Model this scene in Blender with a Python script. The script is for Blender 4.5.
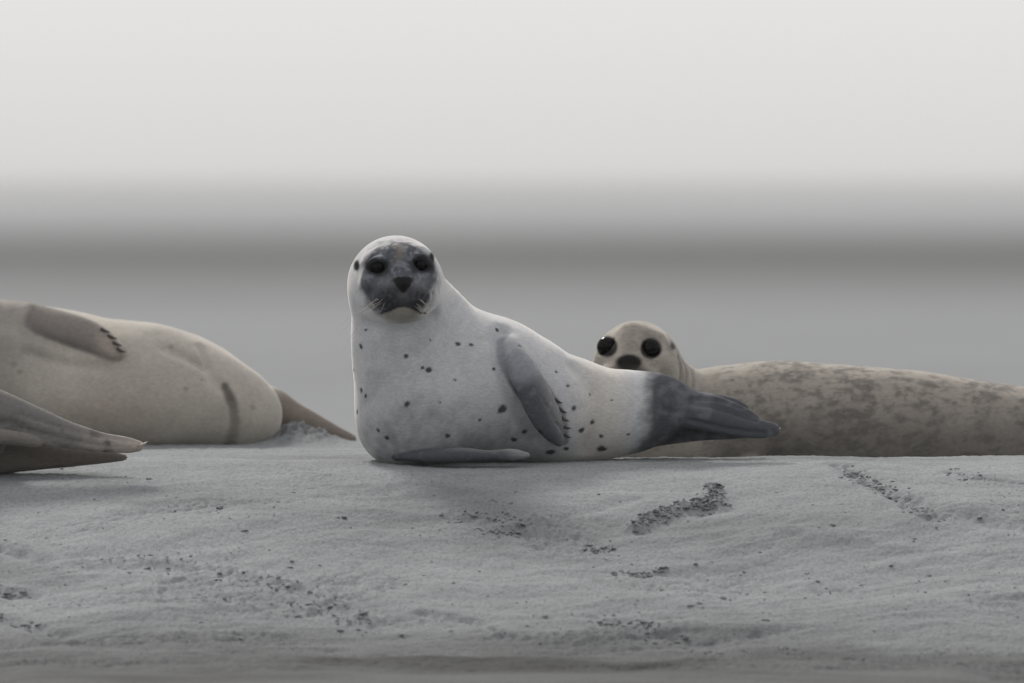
import bpy, math, random
import numpy as np
from mathutils import Vector

# ------------------------------------------------------------------ camera, sky, sun, exposure
for o in list(bpy.data.objects): bpy.data.objects.remove(o, do_unlink=True)
scene = bpy.context.scene
D, F, H, HZ = 20.0, 9600.0, 0.577, 185.0      # metres to the focus plane, focal length in pixels, eye height, horizon row
cam_d = bpy.data.cameras.new('camera')
cam = bpy.data.objects.new('camera', cam_d); scene.collection.objects.link(cam)
cam.location = (0, -D, H); cam.rotation_euler = (math.pi/2, 0, 0)
cam_d.sensor_width = 36.0; cam_d.lens = F/1024*36.0
cam_d.shift_y = -(341.5-HZ)/1024
cam_d.clip_start = 0.5; cam_d.clip_end = 60000
cam_d.dof.use_dof = True; cam_d.dof.focus_distance = D-0.06; cam_d.dof.aperture_fstop = 4.8
cam_d.dof.aperture_blades = 0
scene.camera = cam

world = bpy.data.worlds.new('World'); scene.world = world; world.use_nodes = True
wt = world.node_tree; wt.nodes.clear()
SUN_EL, SUN_AZ = math.radians(42), math.radians(-24)      # azimuth from +Y (behind the seals), negative = left
sky = wt.nodes.new('ShaderNodeTexSky'); sky.sky_type = 'NISHITA'; sky.sun_disc = False
sky.sun_elevation = SUN_EL; sky.sun_rotation = SUN_AZ; sky.dust_density = 4.0
bg1 = wt.nodes.new('ShaderNodeBackground'); bg1.inputs['Strength'].default_value = 0.05
wt.links.new(sky.outputs[0], bg1.inputs['Color'])
bg2 = wt.nodes.new('ShaderNodeBackground')                # the even overcast layer
bg2.inputs['Strength'].default_value = 1.0
geo = wt.nodes.new('ShaderNodeNewGeometry'); sep = wt.nodes.new('ShaderNodeSeparateXYZ'); wt.links.new(geo.outputs['Incoming'], sep.inputs[0])
el = wt.nodes.new('ShaderNodeMath'); el.operation = 'ABSOLUTE'; wt.links.new(sep.outputs[2], el.inputs[0])
vr = wt.nodes.new('ShaderNodeValToRGB'); wt.links.new(el.outputs[0], vr.inputs[0])     # thicker haze low on the horizon
vr.color_ramp.elements[0].position = 0.0; vr.color_ramp.elements[0].color = (0.735, 0.712, 0.72, 1)
vr.color_ramp.elements[1].position = 0.02; vr.color_ramp.elements[1].color = (0.835, 0.815, 0.82, 1)
wt.links.new(vr.outputs[0], bg2.inputs['Color'])
mixw = wt.nodes.new('ShaderNodeMixShader'); mixw.inputs[0].default_value = 0.93
wo = wt.nodes.new('ShaderNodeOutputWorld')
wt.links.new(bg1.outputs[0], mixw.inputs[1]); wt.links.new(bg2.outputs[0], mixw.inputs[2]); wt.links.new(mixw.outputs[0], wo.inputs[0])

sun_d = bpy.data.lights.new('sun', 'SUN'); sun_d.energy = 2.3; sun_d.angle = math.radians(12); sun_d.color = (1, 0.95, 0.88)
sun = bpy.data.objects.new('sun', sun_d); scene.collection.objects.link(sun)
sdir = Vector((math.sin(SUN_AZ)*math.cos(SUN_EL), math.cos(SUN_AZ)*math.cos(SUN_EL), math.sin(SUN_EL)))
sun.rotation_euler = sdir.to_track_quat('Z', 'Y').to_euler(); sun.location = (0, 5, 12)

scene.view_settings.view_transform = 'Standard'; scene.view_settings.look = 'None'
scene.view_settings.exposure = 0.0; scene.view_settings.gamma = 1.0
scene.view_settings.use_curve_mapping = False

# ------------------------------------------------------------------ helpers
rng = np.random.default_rng(7); random.seed(7)
f32 = np.float32
def sc(Y): return (D+Y)/F                                   # metres per pixel at depth Y
def P(px, py, Y):
    s = sc(Y); return np.array(((px-512)*s, Y, H-(py-HZ)*s))
def smooth(a, b, x):
    t = np.clip((x-a)/(b-a), 0, 1); return t*t*(3-2*t)

def perlin2(x, y, seed=0):
    r = np.random.default_rng(seed); perm = r.permutation(256); perm = np.concatenate([perm, perm])
    ang = r.random(256)*2*np.pi; gx, gy = np.cos(ang), np.sin(ang)
    xi = np.floor(x).astype(int); yi = np.floor(y).astype(int); fx = x-xi; fy = y-yi
    u = fx*fx*fx*(fx*(fx*6-15)+10); v = fy*fy*fy*(fy*(fy*6-15)+10)
    def g(ix, iy, dx, dy):
        h = perm[(perm[ix & 255]+(iy & 255)) & 511] & 255; return gx[h]*dx+gy[h]*dy
    a = g(xi, yi, fx, fy); b = g(xi+1, yi, fx-1, fy); c = g(xi, yi+1, fx, fy-1); d = g(xi+1, yi+1, fx-1, fy-1)
    return (a+(b-a)*u)*(1-v)+(c+(d-c)*u)*v
def fbm2(x, y, seed=0, octv=4, gain=0.5):
    t = 0; a = 1.0
    for i in range(octv):
        t = t+a*perlin2(x*2**i+13.7*i, y*2**i-7.3*i, seed+i); a *= gain
    return t
def perlin3(x, y, z, seed=0):
    r = np.random.default_rng(seed); perm = r.permutation(256); perm = np.concatenate([perm, perm, perm])
    g = r.normal(size=(256, 3)); g /= np.linalg.norm(g, axis=1)[:, None]
    xi = np.floor(x).astype(int); yi = np.floor(y).astype(int); zi = np.floor(z).astype(int)
    fx, fy, fz = x-xi, y-yi, z-zi
    u, v, w = [t*t*t*(t*(t*6-15)+10) for t in (fx, fy, fz)]
    def c(i, j, k):
        h = perm[(perm[(perm[(xi+i) & 255]+((yi+j) & 255)) & 255]+((zi+k) & 255)) & 255]
        return g[h, 0]*(fx-i)+g[h, 1]*(fy-j)+g[h, 2]*(fz-k)
    def L(a, b, t): return a+(b-a)*t
    return L(L(L(c(0,0,0), c(1,0,0), u), L(c(0,1,0), c(1,1,0), u), v), L(L(c(0,0,1), c(1,0,1), u), L(c(0,1,1), c(1,1,1), u), v), w)
def fbm3(p, s, seed=0, octv=3, gain=0.5, st=(1, 1, 1)):
    t = 0; a = 1.0
    for i in range(octv):
        q = p*s*2**i; t = t+a*perlin3(q[:, 0]*st[0]+5.1*i, q[:, 1]*st[1]+9.2*i, q[:, 2]*st[2]+3.3*i, seed+i); a *= gain
    return t

def mesh_obj(name, verts, faces, mat, parent=None, smooth_shade=True):
    """faces: an (n,4) or (n,3) integer array"""
    verts = np.asarray(verts, f32); faces = np.asarray(faces, np.int32); n, k = faces.shape
    me = bpy.data.meshes.new(name)
    me.vertices.add(len(verts)); me.vertices.foreach_set('co', verts.ravel())
    me.loops.add(n*k); me.loops.foreach_set('vertex_index', faces.ravel())
    me.polygons.add(n); me.polygons.foreach_set('loop_start', np.arange(0, n*k, k, dtype=np.int32))
    me.update(calc_edges=True); me.validate()
    if smooth_shade: me.polygons.foreach_set('use_smooth', np.ones(len(me.polygons), bool))
    if mat: me.materials.append(mat)
    o = bpy.data.objects.new(name, me); scene.collection.objects.link(o)
    if parent: o.parent = parent
    return o
def colour_attr(o, rgba, name='coat'):
    a = o.data.attributes.new(name, 'FLOAT_COLOR', 'POINT'); a.data.foreach_set('color', np.asarray(rgba, f32).ravel())

# ------------------------------------------------------------------ materials
def new_mat(name):
    m = bpy.data.materials.new(name); m.use_nodes = True; t = m.node_tree; t.nodes.clear()
    out = t.nodes.new('ShaderNodeOutputMaterial'); b = t.nodes.new('ShaderNodeBsdfPrincipled'); t.links.new(b.outputs[0], out.inputs[0])
    return m, t, b
def N(t, kind, **kw):
    n = t.nodes.new(kind)
    for k, v in kw.items():
        if k in n.inputs: n.inputs[k].default_value = v
        else: setattr(n, k, v)
    return n
def ramp(t, src, stops):
    r = t.nodes.new('ShaderNodeValToRGB'); t.links.new(src, r.inputs[0]); e = r.color_ramp.elements
    while len(e) < len(stops): e.new(0.5)
    for i, (p, c) in enumerate(stops):
        e[i].position = p; e[i].color = (c, c, c, 1) if not isinstance(c, tuple) else (*c, 1)
    return r.outputs[0]
def mul(t, a, b, fac=1.0, mode='MULTIPLY'):
    m = t.nodes.new('ShaderNodeMix'); m.data_type = 'RGBA'; m.blend_type = mode; m.inputs[0].default_value = fac
    t.links.new(a, m.inputs[6]); t.links.new(b, m.inputs[7]); return m.outputs[2]

def fur_material(name, rough=0.75, sheen=0.75):
    m, t, b = new_mat(name)
    at = N(t, 'ShaderNodeAttribute', attribute_name='coat'); tc = N(t, 'ShaderNodeTexCoord')
    mp = N(t, 'ShaderNodeMapping'); mp.inputs['Scale'].default_value = (0.4, 1, 1); t.links.new(tc.outputs['Object'], mp.inputs[0])
    n1 = N(t, 'ShaderNodeTexNoise', Scale=240.0, Detail=5.0, Roughness=0.65); t.links.new(mp.outputs[0], n1.inputs['Vector'])
    n2 = N(t, 'ShaderNodeTexNoise', Scale=60.0, Detail=4.0, Roughness=0.6); t.links.new(tc.outputs['Object'], n2.inputs['Vector'])
    c = mul(t, at.outputs['Color'], ramp(t, n1.outputs[0], [(0.25, 0.80), (0.75, 1.16)]))
    c = mul(t, c, ramp(t, n2.outputs[0], [(0.3, 0.95), (0.7, 1.04)]))
    t.links.new(c, b.inputs['Base Color'])
    rr = N(t, 'ShaderNodeMath', operation='MULTIPLY'); t.links.new(at.outputs['Alpha'], rr.inputs[0]); rr.inputs[1].default_value = rough
    t.links.new(rr.outputs[0], b.inputs['Roughness'])
    b.inputs['Specular IOR Level'].default_value = 0.08
    bw = N(t, 'ShaderNodeRGBToBW'); t.links.new(at.outputs['Color'], bw.inputs[0]); sw = N(t, 'ShaderNodeMapRange'); t.links.new(bw.outputs[0], sw.inputs[0])
    for i_, x_ in ((1, 0.06), (2, 0.5), (3, 0.0), (4, sheen)): sw.inputs[i_].default_value = x_          # dark flipper and face hair is short and lies flat
    t.links.new(sw.outputs[0], b.inputs['Sheen Weight']); b.inputs['Sheen Roughness'].default_value = 0.45; b.inputs['Sheen Tint'].default_value = (1, 0.97, 0.92, 1)
    bp = N(t, 'ShaderNodeBump', Strength=0.25, Distance=0.0014); t.links.new(n1.outputs[0], bp.inputs['Height'])
    bp2 = N(t, 'ShaderNodeBump', Strength=0.12, Distance=0.004); t.links.new(n2.outputs[0], bp2.inputs['Height']); t.links.new(bp.outputs[0], bp2.inputs['Normal'])
    t.links.new(bp2.outputs[0], b.inputs['Normal'])
    return m
def plain(name, col, rough, spec=0.5, coat=0.0):
    m, t, b = new_mat(name); tc = N(t, 'ShaderNodeTexCoord')
    n = N(t, 'ShaderNodeTexNoise', Scale=120.0, Detail=3.0); t.links.new(tc.outputs['Object'], n.inputs['Vector'])
    rgb = N(t, 'ShaderNodeRGB'); rgb.outputs[0].default_value = (*col, 1)
    t.links.new(mul(t, rgb.outputs[0], ramp(t, n.outputs[0], [(0.3, 0.75), (0.7, 1.15)])), b.inputs['Base Color'])
    b.inputs['Roughness'].default_value = rough; b.inputs['Specular IOR Level'].default_value = spec; b.inputs['Coat Weight'].default_value = coat
    return m
M_fur = fur_material('seal_fur'); M_eye = plain('wet_eye', (0.004, 0.0036, 0.0036), 0.14, 0.12)
M_claw = plain('dark_claw', (0.035, 0.033, 0.032), 0.45); M_pale_claw = plain('pale_claw', (0.42, 0.39, 0.34), 0.5)
M_whisker = plain('whisker', (0.45, 0.42, 0.36), 0.5)

def sand_material():
    m, t, b = new_mat('damp_sand'); tc = N(t, 'ShaderNodeTexCoord')
    at = N(t, 'ShaderNodeAttribute', attribute_name='coat')
    def noise(scale, det, st=(1, 1, 1), rough=0.55):
        mp = N(t, 'ShaderNodeMapping'); mp.inputs['Scale'].default_value = st; t.links.new(tc.outputs['Object'], mp.inputs[0])
        n = N(t, 'ShaderNodeTexNoise', Scale=scale, Detail=det, Roughness=rough); t.links.new(mp.outputs[0], n.inputs['Vector']); return n.outputs[0]
    c = at.outputs['Color']
    c = mul(t, c, ramp(t, noise(3.0, 5, (0.45, 1, 1)), [(0.3, 0.88), (0.7, 1.08)]))
    c = mul(t, c, ramp(t, noise(22.0, 5, (0.5, 1, 1)), [(0.3, 0.9), (0.7, 1.07)]))
    g = noise(170.0, 4, (0.8, 0.35, 1), 0.75)
    c = mul(t, c, ramp(t, g, [(0.25, 0.62), (0.5, 1.0), (0.8, 1.2)]))
    t.links.new(c, b.inputs['Base Color'])
    rr = N(t, 'ShaderNodeMath', operation='MULTIPLY'); t.links.new(at.outputs['Alpha'], rr.inputs[0]); rr.inputs[1].default_value = 0.9
    t.links.new(rr.outputs[0], b.inputs['Roughness']); b.inputs['Specular IOR Level'].default_value = 0.25
    b1 = N(t, 'ShaderNodeBump', Strength=0.8, Distance=0.006); t.links.new(g, b1.inputs['Height'])
    b2 = N(t, 'ShaderNodeBump', Strength=0.6, Distance=0.008); t.links.new(noise(60.0, 5, (0.7, 0.6, 1), 0.65), b2.inputs['Height']); t.links.new(b1.outputs[0], b2.inputs['Normal'])
    t.links.new(b2.outputs[0], b.inputs['Normal'])
    return m
M_sand = sand_material()

# ------------------------------------------------------------------ the sandbank: one sheet out to the horizon
PROF_Y = np.array([-40, -3.2, -2.7, -2.25, -1.9, -1.62, -1.4, -1.0, -0.6, -0.25, 0.0, 3.0])
PROF_Z = np.array([-1.6, -0.46, -0.36, -0.333, -0.331, -0.328, -0.304, -0.205, -0.100, -0.028, 0.0, 0.0])
_yy = np.linspace(-4, 3, 1400); _zz = np.interp(_yy, PROF_Y, PROF_Z)
_k = np.exp(-np.linspace(-2, 2, 61)**2); _k /= _k.sum(); _zs = np.convolve(np.pad(_zz, 30, 'edge'), _k, 'valid')
FEAT = [  # ridges and furrows read off the picture: pixel polyline, width (m), height (m), roughness
    ([(634, 530), (668, 517), (712, 505), (714, 490)], 0.022, 0.010, 1.0),
    ([(700, 512), (728, 507)], 0.016, 0.008, 1.0),
    ([(838, 466), (872, 484), (905, 502), (934, 522)], 0.028, -0.009, 1.0),
    ([(905, 500), (960, 516), (1030, 530)], 0.030, -0.008, 0.4),
    ([(948, 472), (985, 478), (1024, 482)], 0.014, -0.006, 0.8),
    ([(590, 620), (640, 632), (700, 640), (800, 632)], 0.016, -0.005, 1.0),
    ([(420, 614), (470, 622), (515, 638)], 0.011, -0.005, 1.0),
    ([(-10, 545), (20, 552), (42, 561)], 0.020, -0.011, 0.5),
    ([(-10, 592), (30, 595)], 0.018, -0.009, 0.7),
    ([(-5, 616), (30, 632), (60, 640)], 0.020, -0.009, 0.7),
    ([(80, 562), (160, 560), (250, 572), (330, 600), (370, 620)], 0.022, 0.006, 0.8),
    ([(470, 520), (520, 528), (535, 522)], 0.020, 0.008, 1.0),
    ([(330, 498), (380, 494), (440, 478)], 0.018, -0.004, 0.3),
    ([(560, 520), (600, 512), (640, 500)], 0.022, -0.005, 0.2),
    ([(620, 545), (760, 532), (900, 546)], 0.030, 0.005, 0.1),
    ([(850, 655), (900, 662)], 0.012, -0.010, 0.6),
    ([(90, 665), (200, 672), (330, 664), (520, 672), (700, 660), (860, 668), (1030, 655)], 0.05, 0.004, 0.6),
]
def base_ground(X, Y):
    z = np.interp(Y, _yy, _zs) if True else 0
    z = np.where(Y < -3.9, np.interp(Y, PROF_Y, PROF_Z), z)
    z = np.where((X*0+Y) > -3.9, z, z)
    # the crest: far back on the left, close behind the big seal on the right
    crest = 2.05-1.80*smooth(-0.42, 0.10, X)
    fall = np.clip(Y-crest, 0, None)
    z = z-0.075*smooth(0, 0.45, fall)-0.25*smooth(0.35, 5.0, fall)
    near = np.exp(-((Y+0.1)/1.3)**2)
    z = z+0.003*smooth(0.0, 0.35, X)*near*(Y > -1e9)
    z = z-0.009*smooth(0.6, 1.2, Y)*smooth(-0.2, -0.5, X)
    # bank face drawn back at both corners, where the water shows
    z = z-0.035*(smooth(0.80, 1.0, X)+smooth(-0.88, -1.04, X))*smooth(-1.75, -2.25, Y)
    return z
def px_to_ground(px, py):
    Y = np.linspace(-2.6, 2.0, 1500); X = (px-512)*sc(Y); z = base_ground(X, Y)
    row = HZ+(H-z)/sc(Y)
    i = np.where(row <= py)[0]
    if len(i) == 0: i = [len(Y)-1]
    return float(X[i[0]]), float(Y[i[0]])
FEATW = []
for pts, w, h, rgh in FEAT: FEATW.append(([px_to_ground(*p) for p in pts], w, h, rgh))
def seg_dist(X, Y, pts):
    d = np.full(X.shape, 9.0)
    for (ax, ay), (bx, by) in zip(pts[:-1], pts[1:]):
        ux, uy = bx-ax, by-ay; L = ux*ux+uy*uy+1e-9
        t = np.clip(((X-ax)*ux+(Y-ay)*uy)/L, 0, 1)
        d = np.minimum(d, np.hypot(X-ax-t*ux, Y-ay-t*uy))
    return d
HEAP = P(298, 440, 1.62)
def ground(X, Y):
    z = base_ground(X, Y)
    vis = np.exp(-np.clip(np.abs(X)-1.6, 0, None)*2)*smooth(3.0, 2.0, Y)*(0.12+0.88*smooth(-2.3, -1.75, Y))
    face = smooth(-0.15, -0.7, Y)
    warp = 0.25*fbm2(X*1.3, Y*1.3, 3, 2)
    u = X+0.35*Y+warp; v = Y-0.22*X+warp
    z = z+vis*(0.010+0.012*face)*fbm2(u*1.2, v*2.6, 11, 3)
    z = z+vis*(0.0016+0.0055*face)*fbm2(u*4.5, v*11, 21, 3)
    rough = smooth(0.02, 0.42, fbm2(u*1.6+4, v*3.5, 31, 3))
    gr = fbm2(X*38+warp*8, Y*24, 41, 4, 0.78)
    z = z+vis*(0.0012+0.0050*rough*(0.25+0.75*face))*gr
    strk = 1-np.abs(fbm2(u*3.2+9, v*14, 45, 3)); z = z-vis*face*0.0045*np.clip((strk-0.86)/0.14, 0, 1)**2*(0.4+rough)
    for pts, w, h, rgh in FEATW:
        d = seg_dist(X, Y, pts)+0.012*perlin2(X*22, Y*22, 61)
        g = np.exp(-(d/w)**2)
        z = z+g*h*(1+rgh*1.6*fbm2(X*45, Y*45, 71, 2))-0.35*h*np.exp(-((d-1.8*w)/w)**2)
    # heap pushed up behind the rump of the far left seal
    e = np.exp(-(((X-HEAP[0])/0.085)**2+((Y-HEAP[1])/0.11)**2))
    z = z+e*(0.042+0.020*fbm2(X*34, Y*30, 81, 3, 0.7))
    # far flats: low undulation only
    z = z+(1-np.exp(-np.clip(Y-6, 0, None)/40))*0.03*fbm2(X*0.02, Y*0.012, 91, 3)*smooth(2500, 600, Y)
    return z
def axis(lo, hi, step, far_lo, far_hi, g=1.16):
    mid = list(np.arange(lo, hi+1e-6, step)); a = []; s = step; x = hi
    while x < far_hi: s *= g; x += s; a.append(x)
    b = []; s = step; x = lo
    while x > far_lo: s *= g; x -= s; b.append(x)
    return np.array(b[::-1]+mid+a)
gx = axis(-1.28, 1.28, 0.0036, -4000, 4000, 1.13)
gy = axis(-2.45, 2.3, 0.0062, -30, 6000, 1.05)
GX, GY = np.meshgrid(gx, gy)
GZ = ground(GX, GY)
nx, ny = len(gx), len(gy)
idx = np.arange(nx*ny).reshape(ny, nx)
quads = np.stack([idx[:-1, :-1], idx[:-1, 1:], idx[1:, 1:], idx[1:, :-1]], -1).reshape(-1, 4)
bank = mesh_obj('sandbank', np.stack([GX, GY, GZ], -1).reshape(-1, 3), quads, M_sand); bank['kind'] = 'structure'
# colour: pale dry-ish crest, damp face, wet foot; alpha is the roughness factor
damp = smooth(-0.95, -1.7, GY+0.12*fbm2(GX*2, GY*3, 5, 3))
patch = smooth(-0.1, 0.45, fbm2(GX*0.9+0.3*GY, GY*2.2, 15, 4))
v = (0.288-0.065*patch-0.11*damp-0.065*smooth(-1.5, -1.75, GY+0.1*fbm2(GX*3, GY*3, 6, 3)))*np.where(GY > 2.6, 1.0, 1)
farv = 0.265+0.035*fbm2(GX*0.03, GY*0.06, 25, 3)
belt = np.exp(-((np.log(np.maximum(GY+D, 5)/124.0)+0.10*fbm2(GX*0.02, GY*0.0, 35, 3))/0.42)**2); farv = farv*(1-0.60*belt)*(1+0.30*smooth(190, 380, GY))      # darker belt of bare mud; beyond it haze is painted in as a paler tone
k = smooth(2.5, 6, GY); v = v*(1-k)+farv*k
heapm = np.exp(-(((GX-HEAP[0])/0.09)**2+((GY-HEAP[1])/0.12)**2)); v = v*(1-0.5*heapm)
rgba = np.stack([v*0.940, v*0.995, v*1.025, 1-0.08*damp], -1)
colour_attr(bank, rgba.reshape(-1, 4))

def sheet(name, x0, x1, y0, y1, z, mat, n=60, rag=0.0, seed=1):
    u = np.linspace(0, 1, n); X, V = np.meshgrid(u, np.linspace(0, 1, 12)); XX = x0+(x1-x0)*X
    lo = y0+rag*fbm2(XX/90.0, XX*0, seed, 3); hi = y1+2.2*rag*fbm2(XX/140.0, XX*0+5, seed+4, 3)
    YY = lo+(hi-lo)*V; I = np.arange(n*12).reshape(12, n)
    q = np.stack([I[:-1, :-1], I[:-1, 1:], I[1:, 1:], I[1:, :-1]], -1).reshape(-1, 4)
    o = mesh_obj(name, np.stack([XX, YY, XX*0+z], -1).reshape(-1, 3), q, mat); o['kind'] = 'structure'; return o
def water_material(name, col, rough, scale, strength, dist):
    m, t, b = new_mat(name); tc = N(t, 'ShaderNodeTexCoord')
    mp = N(t, 'ShaderNodeMapping'); mp.inputs['Scale'].default_value = (0.5, 1, 1); t.links.new(tc.outputs['Object'], mp.inputs[0])
    n = N(t, 'ShaderNodeTexNoise', Scale=scale, Detail=5.0, Roughness=0.6); t.links.new(mp.outputs[0], n.inputs['Vector'])
    b.inputs['Base Color'].default_value = (*col, 1); b.inputs['Roughness'].default_value = rough; b.inputs['IOR'].default_value = 1.33
    bp = N(t, 'ShaderNodeBump', Strength=strength, Distance=dist); t.links.new(n.outputs[0], bp.inputs['Height']); t.links.new(bp.outputs[0], b.inputs['Normal'])
    return m
near_water = sheet('channel_water', -300, 300, -60, -1.5, -0.345, water_material('channel_water', (0.06, 0.065, 0.06), 0.08, 3.0, 0.25, 0.02), 40)
# ------------------------------------------------------------------ seals: implicit bodies turned into one continuous mesh each
class Field:
    def __init__(s, lo, hi, h):
        s.h = h; s.lo = np.array(lo, float); s.n = np.ceil((np.array(hi)-s.lo)/h).astype(int)+1
        s.ax = [(s.lo[i]+h*np.arange(s.n[i])).astype(f32) for i in range(3)]
        s.d = np.full(s.n, 0.5, f32)
    def box(s, lo, hi):
        a = np.clip(np.floor((np.array(lo)-s.lo)/s.h).astype(int), 0, s.n); b = np.clip(np.ceil((np.array(hi)-s.lo)/s.h).astype(int)+1, 0, s.n)
        return tuple(slice(a[i], b[i]) for i in range(3))
    def xyz(s, bx): return s.ax[0][bx[0]][:, None, None], s.ax[1][bx[1]][None, :, None], s.ax[2][bx[2]][None, None, :]
    def add(s, prim, k=0.01, sub=False, pad=None):
        pad = pad or k+0.02
        pieces = prim; los = np.min([p[1] for p in pieces], 0)-pad; his = np.max([p[2] for p in pieces], 0)+pad
        B = s.box(los, his); shp = tuple(b.stop-b.start for b in B)
        if min(shp) <= 0: return
        tmp = np.full(shp, 0.5, f32)
        for f, lo, hi in pieces:
            b = s.box(np.array(lo)-pad, np.array(hi)+pad); r = tuple(slice(b[i].start-B[i].start, b[i].stop-B[i].start) for i in range(3))
            if min(q.stop-q.start for q in r) <= 0: continue
            tmp[r] = np.minimum(tmp[r], f(*s.xyz(b)))
        a = s.d[B]
        if sub:
            hh = np.clip(k-np.abs(-tmp-a), 0, None)/k; s.d[B] = np.maximum(a, -tmp)+hh*hh*k*0.25
        else:
            hh = np.clip(k-np.abs(tmp-a), 0, None)/k; s.d[B] = np.minimum(a, tmp)-hh*hh*k*0.25
    def front(s, px, py, guess=0.0):
        """depth Y of the surface first met from the camera at this pixel"""
        Y = guess
        for _ in range(3):
            p = P(px, py, Y); i = int(round((p[0]-s.lo[0])/s.h)); j = int(round((p[2]-s.lo[2])/s.h))
            i = min(max(i, 0), s.n[0]-1); j = min(max(j, 0), s.n[2]-1); col = s.d[i, :, j]; w = np.where(col < 0)[0]
            if len(w) == 0: return Y
            a = w[0]
            if a > 0: t = col[a-1]/(col[a-1]-col[a]); Y = s.ax[1][a-1]+t*s.h
            else: Y = s.ax[1][0]
        return float(Y)
    def sample(s, p):
        q = (p-s.lo)/s.h; i = np.clip(np.floor(q).astype(int), 0, s.n-2); f = (q-i)
        o = 0
        for dx in (0, 1):
            for dy in (0, 1):
                for dz in (0, 1):
                    w = (f[:, 0] if dx else 1-f[:, 0])*(f[:, 1] if dy else 1-f[:, 1])*(f[:, 2] if dz else 1-f[:, 2])
                    o = o+w*s.d[i[:, 0]+dx, i[:, 1]+dy, i[:, 2]+dz]
        return o
    def grad(s, p):
        e = s.h*0.75; g = np.stack([s.sample(p+np.eye(3)[a]*e)-s.sample(p-np.eye(3)[a]*e) for a in range(3)], -1)/(2*e); return g
    def mesh(s):
        d = s.d; inside = d < 0; n = s.n
        cnt = np.zeros(n-1, np.int8)
        corners = [(a, b, c) for a in (0, 1) for b in (0, 1) for c in (0, 1)]
        for a, b, c in corners: cnt += inside[a:n[0]-1+a, b:n[1]-1+b, c:n[2]-1+c]
        act = np.argwhere((cnt > 0) & (cnt < 8)); ids = np.full(n-1, -1, np.int32); ids[tuple(act.T)] = np.arange(len(act))
        acc = np.zeros((len(act), 3)); num = np.zeros(len(act))
        cv = {c: d[act[:, 0]+c[0], act[:, 1]+c[1], act[:, 2]+c[2]].astype(float) for c in corners}
        for c0 in corners:
            for ax in range(3):
                if c0[ax] == 1: continue
                c1 = tuple(1 if i == ax else c0[i] for i in range(3)); a, b = cv[c0], cv[c1]; m = (a < 0) != (b < 0)
                t = np.where(m, a/np.where(m, a-b, 1), 0); pos = np.tile(np.array(c0, float), (len(act), 1)); pos[:, ax] += t
                acc[m] += pos[m]; num[m] += 1
        v = s.lo+(act+acc/num[:, None])*s.h
        quads = []
        for ax in range(3):
            o = [i for i in range(3) if i != ax]; sl0 = [slice(1, n[i]-1) for i in range(3)]; sl1 = list(sl0)
            sl0[ax] = slice(0, n[ax]-1); sl1[ax] = slice(1, n[ax]); a = inside[tuple(sl0)]; b = inside[tuple(sl1)]
            w = np.argwhere(a != b); 
            off = np.array([0 if i == ax else 1 for i in range(3)]); g = w+off
            flip = a[tuple(w.T)]
            e1 = np.eye(3, dtype=int)[o[0]]; e2 = np.eye(3, dtype=int)[o[1]]
            q = np.stack([ids[tuple((g-e1-e2).T)], ids[tuple((g-e2).T)], ids[tuple(g.T)], ids[tuple((g-e1).T)]], -1)
            rev = flip if ax != 1 else ~flip
            q[~rev] = q[~rev][:, ::-1]; quads.append(q)
        q = np.concatenate(quads); q = q[(q >= 0).all(1)]
        for _ in range(3):
            g = s.grad(v); v = v-np.clip(s.sample(v)/np.maximum((g*g).sum(1), 0.05), -s.h, s.h)[:, None]*g*0.9
        g = s.grad(v); nrm = g/np.maximum(np.linalg.norm(g, axis=1), 1e-6)[:, None]
        return v, q, nrm

def catmull(pts, m):
    pts = np.asarray(pts, float); p = np.vstack([2*pts[0]-pts[1], pts, 2*pts[-1]-pts[-2]]); out = []
    for i in range(1, len(p)-2):
        for t in np.linspace(0, 1, m, endpoint=False):
            a, b, c, d = p[i-1], p[i], p[i+1], p[i+2]
            out.append(0.5*(2*b+(c-a)*t+(2*a-5*b+4*c-d)*t*t+(3*b-a-3*c+d)*t**3))
    out.append(p[-2]); return np.array(out)
def seg(a, b, ra, rb, n=None, fl=1.0):
    a = np.array(a, float); b = np.array(b, float); ab = b-a; L = max(float(ab@ab), 1e-9)
    if n is not None: n = np.array(n, float); n = n-ab*(n@ab)/L; n /= np.linalg.norm(n)
    def f(x, y, z):
        qx, qy, qz = x-f32(a[0]), y-f32(a[1]), z-f32(a[2])
        t = np.clip((qx*f32(ab[0])+qy*f32(ab[1])+qz*f32(ab[2]))*f32(1/L), 0, 1)
        qx = qx-t*f32(ab[0]); qy = qy-t*f32(ab[1]); qz = qz-t*f32(ab[2]); r = f32(ra)+t*f32(rb-ra)
        d2 = qx*qx+qy*qy+qz*qz
        if n is not None:
            w = qx*f32(n[0])+qy*f32(n[1])+qz*f32(n[2]); d2 = d2+w*w*f32(1/fl**2-1)
        d = np.sqrt(d2)-r
        return d*f32(min(1, 0.5+0.5*fl)) if n is not None else d
    rm = max(ra, rb); return (f, np.minimum(a, b)-rm, np.maximum(a, b)+rm)
def chain(pts, rad, m=5, n=None, fl=1.0):
    q = catmull(np.c_[np.asarray(pts, float), np.asarray(rad, float)], m)
    return [seg(q[i, :3], q[i+1, :3], max(q[i, 3], 1e-3), max(q[i+1, 3], 1e-3), n, fl) for i in range(len(q)-1)]
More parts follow.
